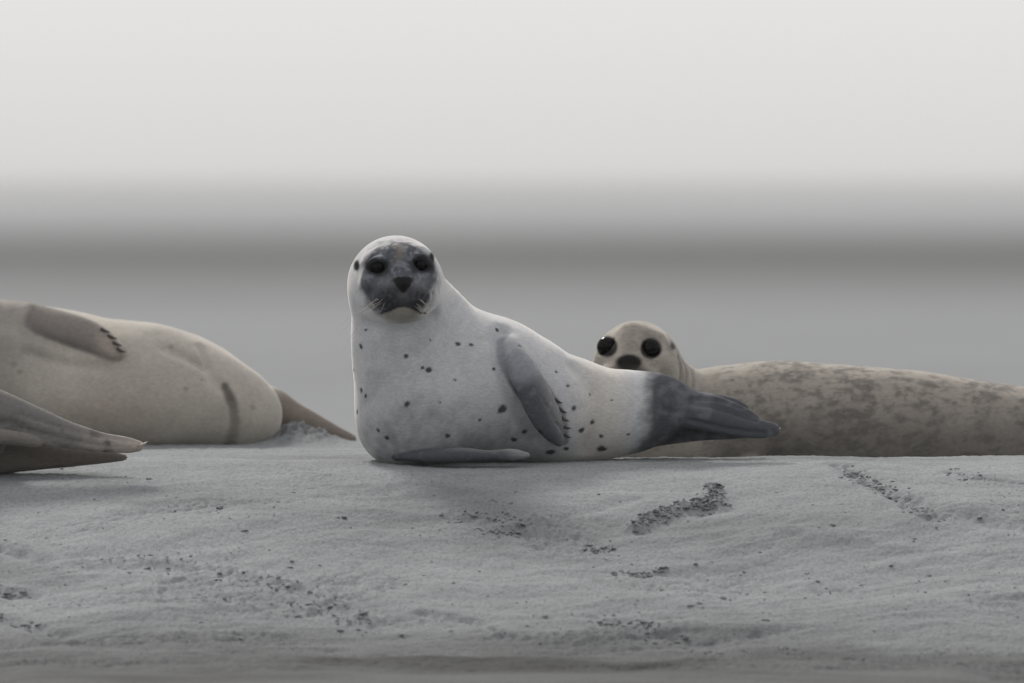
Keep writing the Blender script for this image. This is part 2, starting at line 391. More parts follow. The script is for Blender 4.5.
def ell(c, r, basis=np.eye(3)):
    c = np.array(c, float); r = np.array(r, float); Bm = np.array(basis, float)
    def f(x, y, z):
        q = [x-f32(c[0]), y-f32(c[1]), z-f32(c[2])]; s1 = 0; s2 = 0
        for i in range(3):
            w = q[0]*f32(Bm[i, 0])+q[1]*f32(Bm[i, 1])+q[2]*f32(Bm[i, 2])
            s1 = s1+(w*f32(1/r[i]))**2; s2 = s2+(w*f32(1/r[i]**2))**2
        k0 = np.sqrt(s1); return k0*(k0-1)/np.maximum(np.sqrt(s2), f32(1e-5))
    ext = np.sqrt(((Bm*r[:, None])**2).sum(0)); return [(f, c-ext, c+ext)]
def pd(prim, p):
    x, y, z = p[:, 0].astype(f32), p[:, 1].astype(f32), p[:, 2].astype(f32)
    return np.min([f(x, y, z) for f, _, _ in prim], 0)

def chain_px(pts, Y0=None, m=5, n=None, fl=1.0):
    """pts: (px, py, depth, radius in pixels)"""
    return chain([P(a, b, c) for a, b, c, r in pts], [r*sc(c) for a, b, c, r in pts], m, n, fl)

class Head:
    """a head in its own frame: right, up, forward; units are pixels of the picture at that depth"""
    def __init__(s, centre, scale, right, up, fwd): s.c = np.array(centre, float); s.s = scale; s.B = np.array([right, up, fwd], float)
    def p(s, u, v, w): return s.c+s.s*(u*s.B[0]+v*s.B[1]+w*s.B[2])
    def e(s, u, v, w, ru, rv, rw): return ell(s.p(u, v, w), np.array((ru, rv, rw))*s.s, s.B)
    def cap(s, a, b, ra, rb): return [seg(s.p(*a), s.p(*b), ra*s.s, rb*s.s)]
    def local(s, q): return ((q-s.c)@s.B.T)/s.s
def build_head(F_, hd, nose=(9, 0), eyes=((-18, 15), (27, 18)), eye_w=38, jowl=True):
    nu, nv = nose
    F_.add(hd.e(0, 3, 0, 45, 45, 54), 0.03)
    if jowl: F_.add(hd.e(2, -14, -4, 45, 38, 45), 0.015)
    F_.add(hd.e(nu*0.7, nv-8, 32, 33, 25, 32), 0.045)
    F_.add(hd.cap((nu*0.5, nv+24, 38), (nu*0.9, nv+4, 58), 14, 10), 0.03)
    for sgn in (-1, 1):
        F_.add(hd.e(nu-1+sgn*14.0, nv-14, 55, 15.5, 12.5, 16), 0.010)
    F_.add(hd.e(nu, nv-28, 45, 18, 9, 16), 0.016)
    F_.add(hd.e(nu, nv, 64, 10.5, 6.5, 8), 0.012)
    for (eu, ev) in eyes:                                            # brow and cheek round each socket
        for du, dv in ((0.92, 11), (0.95, -11)):
            a, b = eu*du, ev+dv; w = 54*math.sqrt(max(0.02, 1-(a/45)**2-((b-3)/45)**2))-5
            if w > 22: F_.add(hd.e(a, b, w, 11, 5, 8), 0.03)

EYES = {}
def uv_sphere(name, c, r, mat, parent, basis=np.eye(3), n=20):
    th = np.linspace(0, math.pi, n+1); ph = np.linspace(0, 2*math.pi, 2*n, endpoint=False); T, Q = np.meshgrid(th, ph, indexing='ij')
    L = np.stack([np.sin(T)*np.cos(Q), np.cos(T), np.sin(T)*np.sin(Q)], -1).reshape(-1, 3)*np.array(r); V = np.array(c)+L@np.array(basis)
    I = np.arange((n+1)*2*n).reshape(n+1, 2*n); J = np.roll(I, -1, 1)
    return mesh_obj(name, V, np.stack([I[:-1], J[:-1], J[1:], I[1:]], -1).reshape(-1, 4), mat, parent)
def tube(name, pts, rad, mat, parent, sides=8):
    pts = np.asarray(pts, float); V = []; t = np.gradient(pts, axis=0)
    for i, p in enumerate(pts):
        d = t[i]/np.linalg.norm(t[i]); a = np.cross(d, (0.3, 0.2, 0.93)); a /= np.linalg.norm(a); b = np.cross(d, a)
        for k in range(sides):
            an = 2*math.pi*k/sides; V.append(p+rad[i]*(math.cos(an)*a+math.sin(an)*b))
    m = len(pts); I = np.arange(m*sides).reshape(m, sides); J = np.roll(I, -1, 1)
    return mesh_obj(name, V, np.stack([I[:-1], J[:-1], J[1:], I[1:]], -1).reshape(-1, 4), mat, parent)
def claw(parent, a, b, r, mat, bend=(0, -0.002, -0.002)):
    a = np.array(a); b = np.array(b); ts = np.linspace(0, 1, 7); pts = [a+(b-a)*t+np.array(bend)*math.sin(t*math.pi) for t in ts]
    return tube('claw', pts, [r*max(0.04, (1-t**2.2)) for t in ts], mat, parent, 7)

def thing(name, loc, label, cat, group=None):
    o = bpy.data.objects.new(name, None); scene.collection.objects.link(o); o.location = loc; o['label'] = label; o['category'] = cat
    o.empty_display_size = 0.1
    if group: o['group'] = group
    return o
def finish(F_, root, paint, wob=0.0025, seed=1):
    v, q, nrm = F_.mesh()
    v2 = v+nrm*(wob*fbm3(v, 9.0, seed, 2))[:, None]
    col, rough = paint(v, nrm)
    o = mesh_obj('body', v2-np.array(root.location), q, M_fur, root)
    colour_attr(o, np.c_[np.clip(col, 0.004, 1), rough])
    return o, v2, nrm
def mix(c, target, w): return c+(np.array(target)-c)*w[:, None]
def rel(root, p): return np.array(p)-np.array(root.location)
def pxof(v):
    s = (D+v[:, 1])/F; return v[:, 0]/s+512, HZ+(H-v[:, 2])/s
GROUP = 'seals hauled out on the sandbank'

# ---- the pale seal in the middle, head up, looking at the camera
def pale_seal():
    root = thing('seal', tuple(P(500, 462, 0.08)), 'pale grey-white spotted seal with dark face, head raised, facing the camera', 'seal', GROUP)
    F_ = Field(P(330, 486, -0.25)*[1, 0, 1]+[0, -0.25, 0], P(796, 222, 0.30)*[1, 0, 1]+[0, 0.30, 0], 0.0032)
    trunk = chain_px([(396, 296, 0.01, 44), (399, 326, 0.02, 48), (408, 362, 0.04, 56), (417, 402, 0.055, 60)])
    barrel = chain_px([(420, 402, 0.06, 60), (448, 396, 0.085, 66), (480, 389, 0.10, 74), (508, 394, 0.10, 68), (540, 405, 0.10, 59), (575, 411, 0.10, 52), (606, 414, 0.10, 45), (634, 414, 0.095, 39), (650, 412, 0.09, 32)])
    nape = chain_px([(398, 292, 0.05, 42), (420, 318, 0.07, 46), (446, 352, 0.09, 52), (474, 386, 0.10, 66)])
    F_.add(trunk, 0.02); F_.add(barrel, 0.03); F_.add(nape, 0.03)
    F_.add(chain_px([(470, 390, 0.06, 58), (440, 412, 0.03, 52), (404, 424, 0.03, 45)]), 0.03)   # belly pressed on the sand
    # hind flippers
    nf = (0.05, -1, 0.25)
    up = chain_px([(632, 404, 0.085, 31), (664, 402, 0.072, 26), (698, 412, 0.055, 18), (736, 424, 0.044, 12), (760, 428.5, 0.038, 9.5), (773, 429.5, 0.036, 7)], n=nf, fl=0.6)
    lo = chain_px([(628, 424, 0.13, 28), (660, 424, 0.135, 22), (700, 426, 0.13, 15), (735, 430, 0.12, 9), (752, 433, 0.115, 5)], n=nf, fl=0.6)
    t1 = chain_px([(670, 397, 0.085, 15), (705, 400, 0.08, 8), (732, 402.5, 0.076, 5), (746, 408, 0.072, 2.6)], n=nf, fl=0.9)
    t2 = chain_px([(676, 402, 0.07, 15), (712, 405, 0.062, 10), (742, 413, 0.056, 6.5), (757, 419, 0.052, 3.4)], n=nf, fl=0.9)
    F_.add(up, 0.03); F_.add(lo, 0.012); F_.add(t1, 0.003); F_.add(t2, 0.004)
    for g in ([(690, 403), (715, 408), (740, 416.5), (756, 421)], [(690, 398.5), (720, 401), (742, 408)], [(690, 420), (730, 429), (764, 433)], [(664, 410), (700, 414)]):
        pts = [(a, b, F_.front(a, b, 0.05), 2.0) for a, b in g]; F_.add(chain_px(pts), 0.007, sub=True)
    # head
    hd = Head(P(395, 283, 0.0), sc(0.0), (1, 0, 0), (0, 0, 1), (0, -1, 0))
    build_head(F_, hd)
    eyes = []
    for a, b in ((377, 267), (421, 264.5)):
        y = F_.front(a, b, -0.1); c = P(a, b, y+0.0150); eyes.append(c)
        F_.add(ell(P(a, b, y+0.001), (0.0215, 0.012, 0.0165)), 0.010, sub=True)
        s = 1 if a > 399 else -1
        F_.add(chain_px([(a-12, b+2-1.5*s, y+0.008, 2.2), (a-5, b-6.5-s, y+0.002, 3.2), (a+4, b-6.5+s, y+0.002, 3.2), (a+12, b+2+1.5*s, y+0.008, 2.2)]), 0.010)
        F_.add(chain_px([(a-10, b+5.5, y+0.009, 2.0), (a, b+8.5, y+0.006, 2.5), (a+10, b+5.5, y+0.009, 2.0)]), 0.010)
    for a, b, sx in ((357, 266, 2.2), (431.5, 258, 2.0)):
        y = F_.front(a, b, 0); F_.add(ell(P(a, b, y), (sx*sc(0), 0.010, 5*sc(0))), 0.005, sub=True)
    def groove(pts, r, k=0.004):
        q = [(a, b, F_.front(a, b, -0.12), r) for a, b in pts]; F_.add(chain_px(q), k, sub=True)
    groove([(381, 313), (390, 310), (398, 306.5), (405, 305.5), (413, 308), (420, 312.5), (425, 313)], 1.9)
    groove([(404, 289), (403.5, 297), (403.5, 305)], 1.4)
    groove([(399, 281.5), (396, 279.5)], 1.8); groove([(409, 281.5), (412, 279.5)], 1.8)
    # fore flippers
    nf2 = (0.30, -0.88, 0.30)
    fp = [(508, 346, 0.030), (517, 364, 0.0), (533, 394, -0.010), (549, 422, 0.0), (560, 440, 0.012)]
    fl_pts = [(a, b, F_.front(a, b, 0.0)-0.001+o_, r) for (a, b, _), o_, r in zip(fp, (0.012, -0.004, -0.010, -0.010, -0.006), (9, 15.5, 18, 16, 7))]
    flip = chain_px(fl_pts, n=nf2, fl=0.55); F_.add(chain_px(fl_pts[:2], n=nf2, fl=0.6), 0.025); F_.add(flip, 0.005)
    for k in range(4):
        a0, b0 = 541+k*5, 396+k*9; pts = [(x, y, F_.front(x, y, 0), 1.1) for x, y in ((a0, b0), (a0+6, b0+9), (a0+11, b0+15))]; F_.add(chain_px(pts), 0.004, sub=True)
    low = chain_px([(398, 457, -0.035, 3.5), (425, 456.5, -0.062, 7), (458, 455, -0.082, 9), (487, 455.5, -0.085, 7), (511, 454.5, -0.086, 7.8), (526, 455, -0.08, 4.6)], n=(0, -0.25, 1), fl=0.8); F_.add(low, 0.010)
    # soft folds where chest meets the neck and along the flank
    for pts, r in (([(368, 325), (388, 328), (412, 326), (434, 316)], 2.2), ([(503, 330), (499, 352), (507, 385), (520, 412), (535, 440)], 2.5), ([(574, 366), (590, 390), (594, 420), (586, 450)], 2.0)):
        groove(pts, r, 0.03)
    spots = [(429, 370, 2.8), (407, 404, 2.6), (502, 409, 4.0), (458, 344, 2.2), (471, 345, 1.8), (497, 330, 2.4), (361, 346, 2.4), (406, 356, 2.0), (494, 369, 1.8), (525, 432, 2.4), (514, 440, 2.6), (448, 436, 2.4),
             (539, 432, 2.6), (387, 438, 2.2), (362, 390, 2.6), (366, 396, 2.0), (574, 408, 2.2), (582, 430, 2.8), (551, 452, 3.8), (592, 422, 2.0), (601, 436, 2.0), (602, 449, 4.2), (628, 434, 1.6), (566, 449, 2.6), (378, 430, 1.8),
             (423, 368, 1.6), (357, 412, 2.4), (354, 370, 1.8), (568, 386, 1.4), (556, 372, 1.4), (480, 420, 1.2), (455, 380, 1.1), (520, 345, 1.6), (430, 340, 1.2), (366, 330, 1.4), (440, 402, 1.0), (612, 400, 1.1), (590, 395, 1.1)]
    spots3 = []
    for a, b, r in spots:
        y = F_.front(a, b, 0.02); spots3.append((P(a, b, y), r*sc(y)*1.05, rng.uniform(-1, 1)))
    def paint(v, n):
        px, py = pxof(v)
        f1 = fbm3(v, 14, 3, 4); f2 = fbm3(v, 45, 13, 3); f3 = fbm3(v, 130, 23, 2)
        c = np.tile(np.array((0.475, 0.487, 0.50)), (len(v), 1))*(1+0.10*f1+0.06*f2)[:, None]
        c = mix(c, (0.30, 0.32, 0.345), 0.55*smooth(0.0, 0.5, f1)*smooth(360, 300, py)*0+0.45*smooth(-0.05, 0.5, f1))
        c = mix(c, (0.50, 0.475, 0.425), 0.7*smooth(560, 600, px)*smooth(640, 610, px))              # creamier rear flank
        belly_shade = smooth(365, 462, py+26*f1)*smooth(575, 530, px); c = mix(c, (0.165, 0.172, 0.18), 0.85*belly_shade*(0.75+0.5*f2))   # underside shade painted into the chest and belly coat
        rng2 = np.random.default_rng(3)
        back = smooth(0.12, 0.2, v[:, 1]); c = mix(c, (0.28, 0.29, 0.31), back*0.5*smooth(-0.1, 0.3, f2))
        # flippers
        w = smooth(0.009, 0.002, np.minimum(pd(flip, v), pd(low, v))); c = mix(c, (0.065, 0.071, 0.082), w*(0.95-0.2*smooth(0.1, 0.5, f2)))
        edge = smooth(0.009, 0.002, pd(flip, v))*smooth(0.0, 0.6, (px-515)*0.03-(py-360)*0.012-0.15); c = mix(c, (0.34, 0.34, 0.345), 0.5*np.clip(edge, 0, 1))
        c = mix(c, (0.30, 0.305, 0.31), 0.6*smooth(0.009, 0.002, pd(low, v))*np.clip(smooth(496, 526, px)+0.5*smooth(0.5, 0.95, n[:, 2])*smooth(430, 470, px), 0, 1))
        sh = smooth(0.03, 0.0, pd(chain_px(fl_pts[:2], n=nf2, fl=0.6), v)); c = mix(c, (0.33, 0.35, 0.38), 0.6*sh)
        hind = smooth(-16, 10, px-(649-0.004*(py-410)**2)+16*f1+6*f2)*smooth(600, 640, px)
        c = mix(c, (0.058, 0.062, 0.072), hind*0.96); c = mix(c, (0.17, 0.175, 0.185), hind*0.5*smooth(0.05, 0.5, f1+0.4*f2))
        # face mask
        L = hd.local(v); u, vv, w_ = L[:, 0], L[:, 1], L[:, 2]
        e = np.sqrt(((u-4)/40)**2+((vv-5)/41)**2)
        face = smooth(1.08, 0.80, e+0.16*f2+0.10*f1)*smooth(8, 22, w_)
        mott = smooth(-0.25, 0.35, f2+0.5*f3)
        top = smooth(26, 40, vv)
        face = face*(1-0.40*top*smooth(-0.05, 0.3, f2+0.8*f3))
        c = mix(c, (0.068, 0.074, 0.088), face*0.96)
        c = mix(c, (0.20, 0.215, 0.245), face*0.8*smooth(-0.15, 0.5, f2+0.8*f3)*smooth(-14, 5, vv))
        ridge = np.exp(-(((u-(5+0.3*0))/5)**2))*smooth(12, 36, vv)*smooth(44, 34, vv)*smooth(20, 30, w_); c = mix(c, (0.22, 0.185, 0.15), 0.6*np.clip(ridge, 0, 1))
        for s_ in (-1, 1):
            m = np.exp(-(((u-9-s_*14.5)/15)**2+((vv+14)/11.5)**2)**2)*smooth(30, 40, w_); c = mix(c, (0.032, 0.032, 0.034), m*(0.45+0.55*smooth(-0.25, 0.15, f3)))
            m = np.exp(-(((u-9-s_*14)/16)**2+((vv-2)/5)**2))*smooth(30, 40, w_); c = mix(c, (0.20, 0.205, 0.215), 0.5*m)
        m = np.exp(-(((u-9)/4.5)**2+((vv+10)/9)**2))*smooth(35, 45, w_); c = mix(c, (0.15, 0.15, 0.155), 0.8*m)
        nose = smooth(1.25, 0.75, np.sqrt((np.abs(u-9)/np.interp(vv, [-10, -6, 3], [2.6, 4.4, 10.8]))**2+((vv+1)/8.5)**4)+0.12*f3)*smooth(48, 56, w_); c = mix(c, (0.014, 0.014, 0.015), nose)
        chin = smooth(1.1, 0.7, np.sqrt(((u-8)/22)**2+((vv+31)/9)**2))*smooth(15, 25, w_)*smooth(-1, 2, py-np.interp(px, [381, 390, 398, 405, 413, 420, 425], [313, 310, 306.5, 305.5, 308, 312.5, 313])); c = mix(c, (0.25, 0.238, 0.205), chin*0.9)
        mouth = np.array([(381, 313), (390, 310), (398, 306.5), (405, 305.5), (413, 308), (420, 312.5), (425, 313)], float)
        dm = seg_dist(px, py, [tuple(q) for q in mouth]); c = mix(c, (0.03, 0.028, 0.028), 0.8*smooth(2.2, 0.6, dm)*smooth(20, 30, w_))
        for a, b in ((377, 267), (421, 264.5)):
            de = np.sqrt(((px-a)/13)**2+((py-b)/9.5)**2); m = smooth(1.25, 0.75, de+0.15*f2)*smooth(15, 25, w_); c = mix(c, (0.024, 0.024, 0.026), 0.9*m)
        for a, b in ((357, 266), (431.5, 258)):
            de = np.sqrt(((px-a)/3.4)**2+((py-b)/6.5)**2); c = mix(c, (0.05, 0.05, 0.05), smooth(1.2, 0.5, de)*(v[:, 1] < 0.05))
        c = mix(c, (0.06, 0.06, 0.065), smooth(1.2, 0.5, np.hypot((px-370)/4, (py-290)/4.5)+0.3*f3)*smooth(5, 15, w_)*0.8)
        for (q, r, a) in spots3:
            dl = v-q; al = dl[:, 0]*math.cos(a)+dl[:, 2]*math.sin(a); ac = -dl[:, 0]*math.sin(a)+dl[:, 2]*math.cos(a)
            dd = np.sqrt((al/1.35)**2+ac**2+dl[:, 1]**2)/r; c = mix(c, (0.03, 0.031, 0.034), 0.92*smooth(1.25, 0.65, dd+0.45*f3))
        rough = np.ones(len(v)); rough -= 0.5*nose
        return c, rough
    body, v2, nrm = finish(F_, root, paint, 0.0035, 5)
    for c in eyes: uv_sphere('eye', rel(root, c), (0.0195, 0.0185, 0.0185), M_eye, root)
    for a, b, c_, d_ in ((561, 409, 567.5, 413), (563, 418, 570, 421), (564.5, 427, 572, 428), (565, 434, 571.5, 438), (557, 400, 563, 403)):
        y = F_.front(a, b, 0.0); y2 = F_.front(c_, d_, 0.02); claw(root, rel(root, P(a-2, b-1, y)), rel(root, P(c_, d_, min(y, y2)-0.004)), 0.0034, M_claw)
    claw(root, rel(root, P(772, 428, 0.04)), rel(root, P(781, 428, 0.035)), 0.006, M_pale_claw)
    claw(root, rel(root, P(744, 408, 0.07)), rel(root, P(751, 413, 0.068)), 0.003, M_claw)
    claw(root, rel(root, P(755, 418, 0.052)), rel(root, P(761, 421, 0.050)), 0.0035, M_claw)
    # whiskers
    wr = np.random.default_rng(11)
    for s_ in (-1, 1):
        for i in range(8):
            a = 404+s_*(14+wr.uniform(0, 13))-3; b = 292+wr.uniform(2, 17); y = F_.front(a, b, -0.1)
            p0 = P(a, b, y+0.002); ln = wr.uniform(0.045, 0.11); d = np.array((s_*wr.uniform(0.45, 0.9), -wr.uniform(0.0, 0.35), -wr.uniform(0.25, 1.0))); d /= np.linalg.norm(d)
            ts = np.linspace(0, 1, 8); pts = [rel(root, p0+d*ln*t+np.array((0, 0.25, -0.22))*ln*t*t) for t in ts]
            tube('whisker', pts, [0.00036*(1-0.7*t) for t in ts], M_whisker, root, 4)
    return root
pale_seal()

# ---- the mottled seal behind on the right
def mottled_seal():
    Yc = 0.98; s = sc(Yc)
    root = thing('seal', tuple(P(850, 477, Yc)), 'tan mottled seal lying behind the pale one, peeping over its rump', 'seal', GROUP)
    F_ = Field(P(566, 500, Yc)*[1, 0, 1]+[0, Yc-0.30, 0], P(1330, 308, Yc)*[1, 0, 1]+[0, Yc+0.24, 0], 0.0042)
    spine = [(655, 395, Yc-0.06, 44), (690, 418, Yc-0.02, 49), (730, 421, Yc, 57), (785, 420, Yc, 59), (850, 424, Yc, 59), (905, 428, Yc+0.01, 58), (960, 433, Yc+0.02, 55), (1024, 439, Yc+0.03, 51), (1090, 447, Yc+0.03, 43), (1140, 455, Yc+0.03, 33), (1170, 460, Yc+0.03, 25)]
    F_.add(chain_px(spine), 0.03)
    F_.add(chain_px([(640, 425, Yc-0.05, 42), (680, 438, Yc-0.02, 46), (740, 440, Yc, 48)]), 0.03)
    hd = Head(P(637, 370, Yc-0.10), s, (1, 0, 0), (0, 0, 1), (0, -1, 0))
    nose = (-9, 10); ey = ((-30, 24), (14, 22))
    build_head(F_, hd, nose, ey, 36)
    eyes = []
    for a, b in ((607, 346.5), (651, 348.5)):
        y = F_.front(a, b, Yc-0.2); eyes.append(P(a, b, y+0.0145)); F_.add(ell(P(a, b, y+0.001), (0.021, 0.011, 0.020)), 0.010, sub=True)
    for pts in ([(684, 362), (686, 376), (683, 392)], [(690, 366), (693, 380), (690, 395)], [(678, 358), (680, 372), (676, 388)]):
        F_.add(chain_px([(a, b, F_.front(a, b, Yc-0.1), 2.0) for a, b in pts]), 0.008, sub=True)
    y = F_.front(672, 347, Yc-0.1); F_.add(ell(P(672, 347, y), (2*s, 0.008, 4*s)), 0.005, sub=True)
    for zz, k in ((0.0, 1), (0.05, -1)):                                # hind flippers, past the picture's edge
        F_.add(chain_px([(1150, 455, Yc+0.03+zz, 24), (1195, 460, Yc+0.03+zz, 21), (1250, 464, Yc+0.03+zz, 16), (1300, 468, Yc+0.03+zz, 7)], n=(0, 1, 0), fl=0.5), 0.02)
    fore = chain_px([(735, 462, Yc-0.10, 10), (770, 470, Yc-0.14, 13), (805, 475, Yc-0.15, 11), (830, 477, Yc-0.15, 6)], n=(0, -0.9, 0.4), fl=0.5); F_.add(fore, 0.008)
    def paint(v, n):
        px, py = pxof(v); f1 = fbm3(v, 9, 33, 4); f2 = fbm3(v, 42, 43, 4, 0.72, (0.6, 1, 1.1)); f3 = fbm3(v, 90, 53, 2)
        c = np.tile(np.array((0.315, 0.292, 0.255)), (len(v), 1))*(1+0.12*f1)[:, None]
        bodyw = smooth(690, 730, px)
        patches = smooth(-0.35, 0.55, f2+0.7*f1+0.2*f3); c = mix(c, (0.125, 0.117, 0.107), bodyw*patches*0.78)
        c = mix(c, (0.105, 0.099, 0.092), bodyw*0.6*smooth(378, 440, py+18*f1))                    # shade of the lower flank painted into the pelt
        c = mix(c, (0.15, 0.14, 0.13), 0.6*smooth(0.22, 0.5, f3+0.4*f2)*bodyw)
        L = hd.local(v); u, vv, w_ = L[:, 0], L[:, 1], L[:, 2]
        c = mix(c, (0.20, 0.185, 0.165), 0.6*smooth(-0.1, 0.6, f2+0.3*f3)*(1-bodyw))
        m = np.exp(-(((u+8)/7)**2+((vv-26)/12)**2))*smooth(15, 25, w_); c = mix(c, (0.22, 0.20, 0.18), 0.6*m)
        nz = smooth(1.2, 0.8, np.sqrt(((u+9)/13)**2+((vv-9)/8)**2))*smooth(45, 52, w_); c = mix(c, (0.014, 0.013, 0.013), nz)
        mz = smooth(1.2, 0.6, np.sqrt(((u+9)/25)**2+((vv+4)/12)**2))*smooth(25, 38, w_); c = mix(c, (0.06, 0.055, 0.05), mz*0.85)
        for a, b in ((607, 346.5), (651, 348.5)):
            de = np.sqrt(((px-a)/10.8)**2+((py-b)/10.5)**2); c = mix(c, (0.010, 0.009, 0.009), 0.97*smooth(1.12, 0.85, de)*smooth(10, 20, w_))
        c = mix(c, (0.06, 0.06, 0.06), smooth(1.2, 0.4, np.hypot((px-672)/4, (py-347)/5))*0.7)
        for a in (684, 691, 678): c = mix(c, (0.2, 0.18, 0.16), 0.6*smooth(3, 0.5, np.abs(px-a-2))*smooth(356, 366, py)*smooth(402, 390, py))
        return c, np.ones(len(v))-0.5*nz
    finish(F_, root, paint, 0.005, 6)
    for c in eyes: uv_sphere('eye', rel(root, c), (0.0222, 0.0185, 0.0218), M_eye, root)
    return root
mottled_seal()

# ---- the cream seal behind on the left, belly to the camera
def cream_seal():
    Yc = 1.63; s = sc(Yc)
    root = thing('seal', tuple(P(120, 443, Yc)), 'cream seal lying on its side with its belly and fore flipper towards the camera', 'seal', GROUP)
    F_ = Field(P(-270, 462, Yc)*[1, 0, 1]+[0, Yc-0.26, 0], P(372, 280, Yc)*[1, 0, 1]+[0, Yc+0.24, 0], 0.0044)
    F_.add(chain_px([(-175, 398, Yc, 44), (-130, 392, Yc, 50), (-80, 382, Yc, 62), (-20, 374, Yc, 73), (40, 375, Yc, 71), (100, 381, Yc, 66), (150, 384, Yc, 64), (190, 391, Yc-0.01, 57), (222, 401, Yc-0.02, 46), (246, 411, Yc-0.03, 35)]), 0.02)
    F_.add(chain_px([(60, 396, Yc-0.05, 52), (160, 400, Yc-0.05, 50), (225, 408, Yc-0.05, 42), (242, 414, Yc-0.045, 37)]), 0.05)
    hd = Head(P(-190, 398, Yc), s, (0, -1, 0), (0, 0, 1), (-1, 0, 0)); build_head(F_, hd, (0, 0), ((-23, 16), (23, 16)), 38)
    eyes = [hd.p(-23, 16, 33), hd.p(23, 16, 33)]
    nf = (0.1, -0.85, 0.5)
    fpx = [(2, 309, 11), (30, 315, 15), (68, 325, 16.5), (98, 336, 15.5), (119, 349, 10)]
    fpts = [(a, b, F_.front(a, b, Yc)+o_, r) for (a, b, r), o_ in zip(fpx, (0.015, -0.004, -0.014, -0.014, -0.008))]
    flip = chain_px(fpts, n=nf, fl=0.7); F_.add(chain_px(fpts[:2], n=nf, fl=0.9), 0.03); F_.add(flip, 0.004)
    for x, y in ((100, 328), (106, 334), (110, 340), (113, 346)):
        F_.add(chain_px([(x-10, y-6, F_.front(x-10, y-6, Yc), 1.2), (x+4, y+2, F_.front(x+4, y+2, Yc), 1.4)]), 0.004, sub=True)
    for g in ([(205, 345), (214, 372), (226, 386)], [(168, 345), (190, 356), (206, 366)], [(30, 350), (70, 362), (110, 364)]):
        F_.add(chain_px([(a, b, F_.front(a, b, Yc), 2.5) for a, b in g]), 0.02, sub=True)
    hind = chain_px([(250, 398, Yc+0.09, 20), (276, 404, Yc+0.09, 19), (300, 414, Yc+0.08, 14), (330, 426, Yc+0.07, 8.5), (356, 437, Yc+0.06, 5)], n=(0.1, -1, 0.2), fl=0.6); F_.add(hind, 0.01)
    def paint(v, n):
        px, py = pxof(v); f1 = fbm3(v, 8, 63, 4); f2 = fbm3(v, 30, 73, 3); f3 = fbm3(v, 90, 83, 2)
        c = np.tile(np.array((0.39, 0.368, 0.325)), (len(v), 1))*(1+0.10*f1+0.05*f2)[:, None]
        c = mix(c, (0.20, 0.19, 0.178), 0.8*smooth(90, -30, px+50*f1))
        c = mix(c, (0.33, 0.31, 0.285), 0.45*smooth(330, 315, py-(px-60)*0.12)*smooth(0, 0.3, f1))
        c = mix(c, (0.34, 0.27, 0.215), 0.35*np.exp(-(((px-105)/60)**2+((py-410)/22)**2)))
        w = smooth(0.008, 0.002, pd(flip, v)); c = mix(c, (0.19, 0.173, 0.16), 0.85*w*(1-0.4*smooth(95, 120, px))); c = mix(c, (0.36, 0.30, 0.26), 0.5*w*smooth(92, 115, px))
        w = smooth(0.009, 0.002, pd(hind, v))*smooth(266, 284, px+(py-410)*0.3); c = mix(c, (0.20, 0.172, 0.15), 0.92*w)
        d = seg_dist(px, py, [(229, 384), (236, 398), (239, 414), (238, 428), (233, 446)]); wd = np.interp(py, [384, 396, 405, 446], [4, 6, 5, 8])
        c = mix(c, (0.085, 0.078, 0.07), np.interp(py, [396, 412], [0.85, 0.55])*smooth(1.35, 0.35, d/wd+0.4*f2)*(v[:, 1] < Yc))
        for a, b, r in ((190, 387, 3), (257, 405, 3.5), (206, 378, 2), (18, 362, 4), (24, 370, 3), (175, 345, 3)):
            c = mix(c, (0.2, 0.18, 0.16), 0.6*smooth(1.3, 0.4, np.hypot(px-a, py-b)/r+0.3*f3)*(v[:, 1] < Yc))
        L = hd.local(v); c = mix(c, (0.04, 0.04, 0.04), smooth(1.2, 0.8, np.sqrt((L[:, 0]/12)**2+(L[:, 1]/7)**2))*smooth(50, 58, L[:, 2]))
        return c, np.ones(len(v))
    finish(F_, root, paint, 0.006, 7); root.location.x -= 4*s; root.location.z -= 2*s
    for c in eyes: uv_sphere('eye', rel(root, c), (0.019,)*3, M_eye, root)
    for a, b in ((104, 330), (111, 336.5), (116, 343.5), (120, 350)):
        y = F_.front(a, b, Yc); claw(root, rel(root, P(a-3, b-1.5, y)), rel(root, P(a+7, b+2, y-0.004)), 0.0036, M_claw)
    return root
cream_seal()

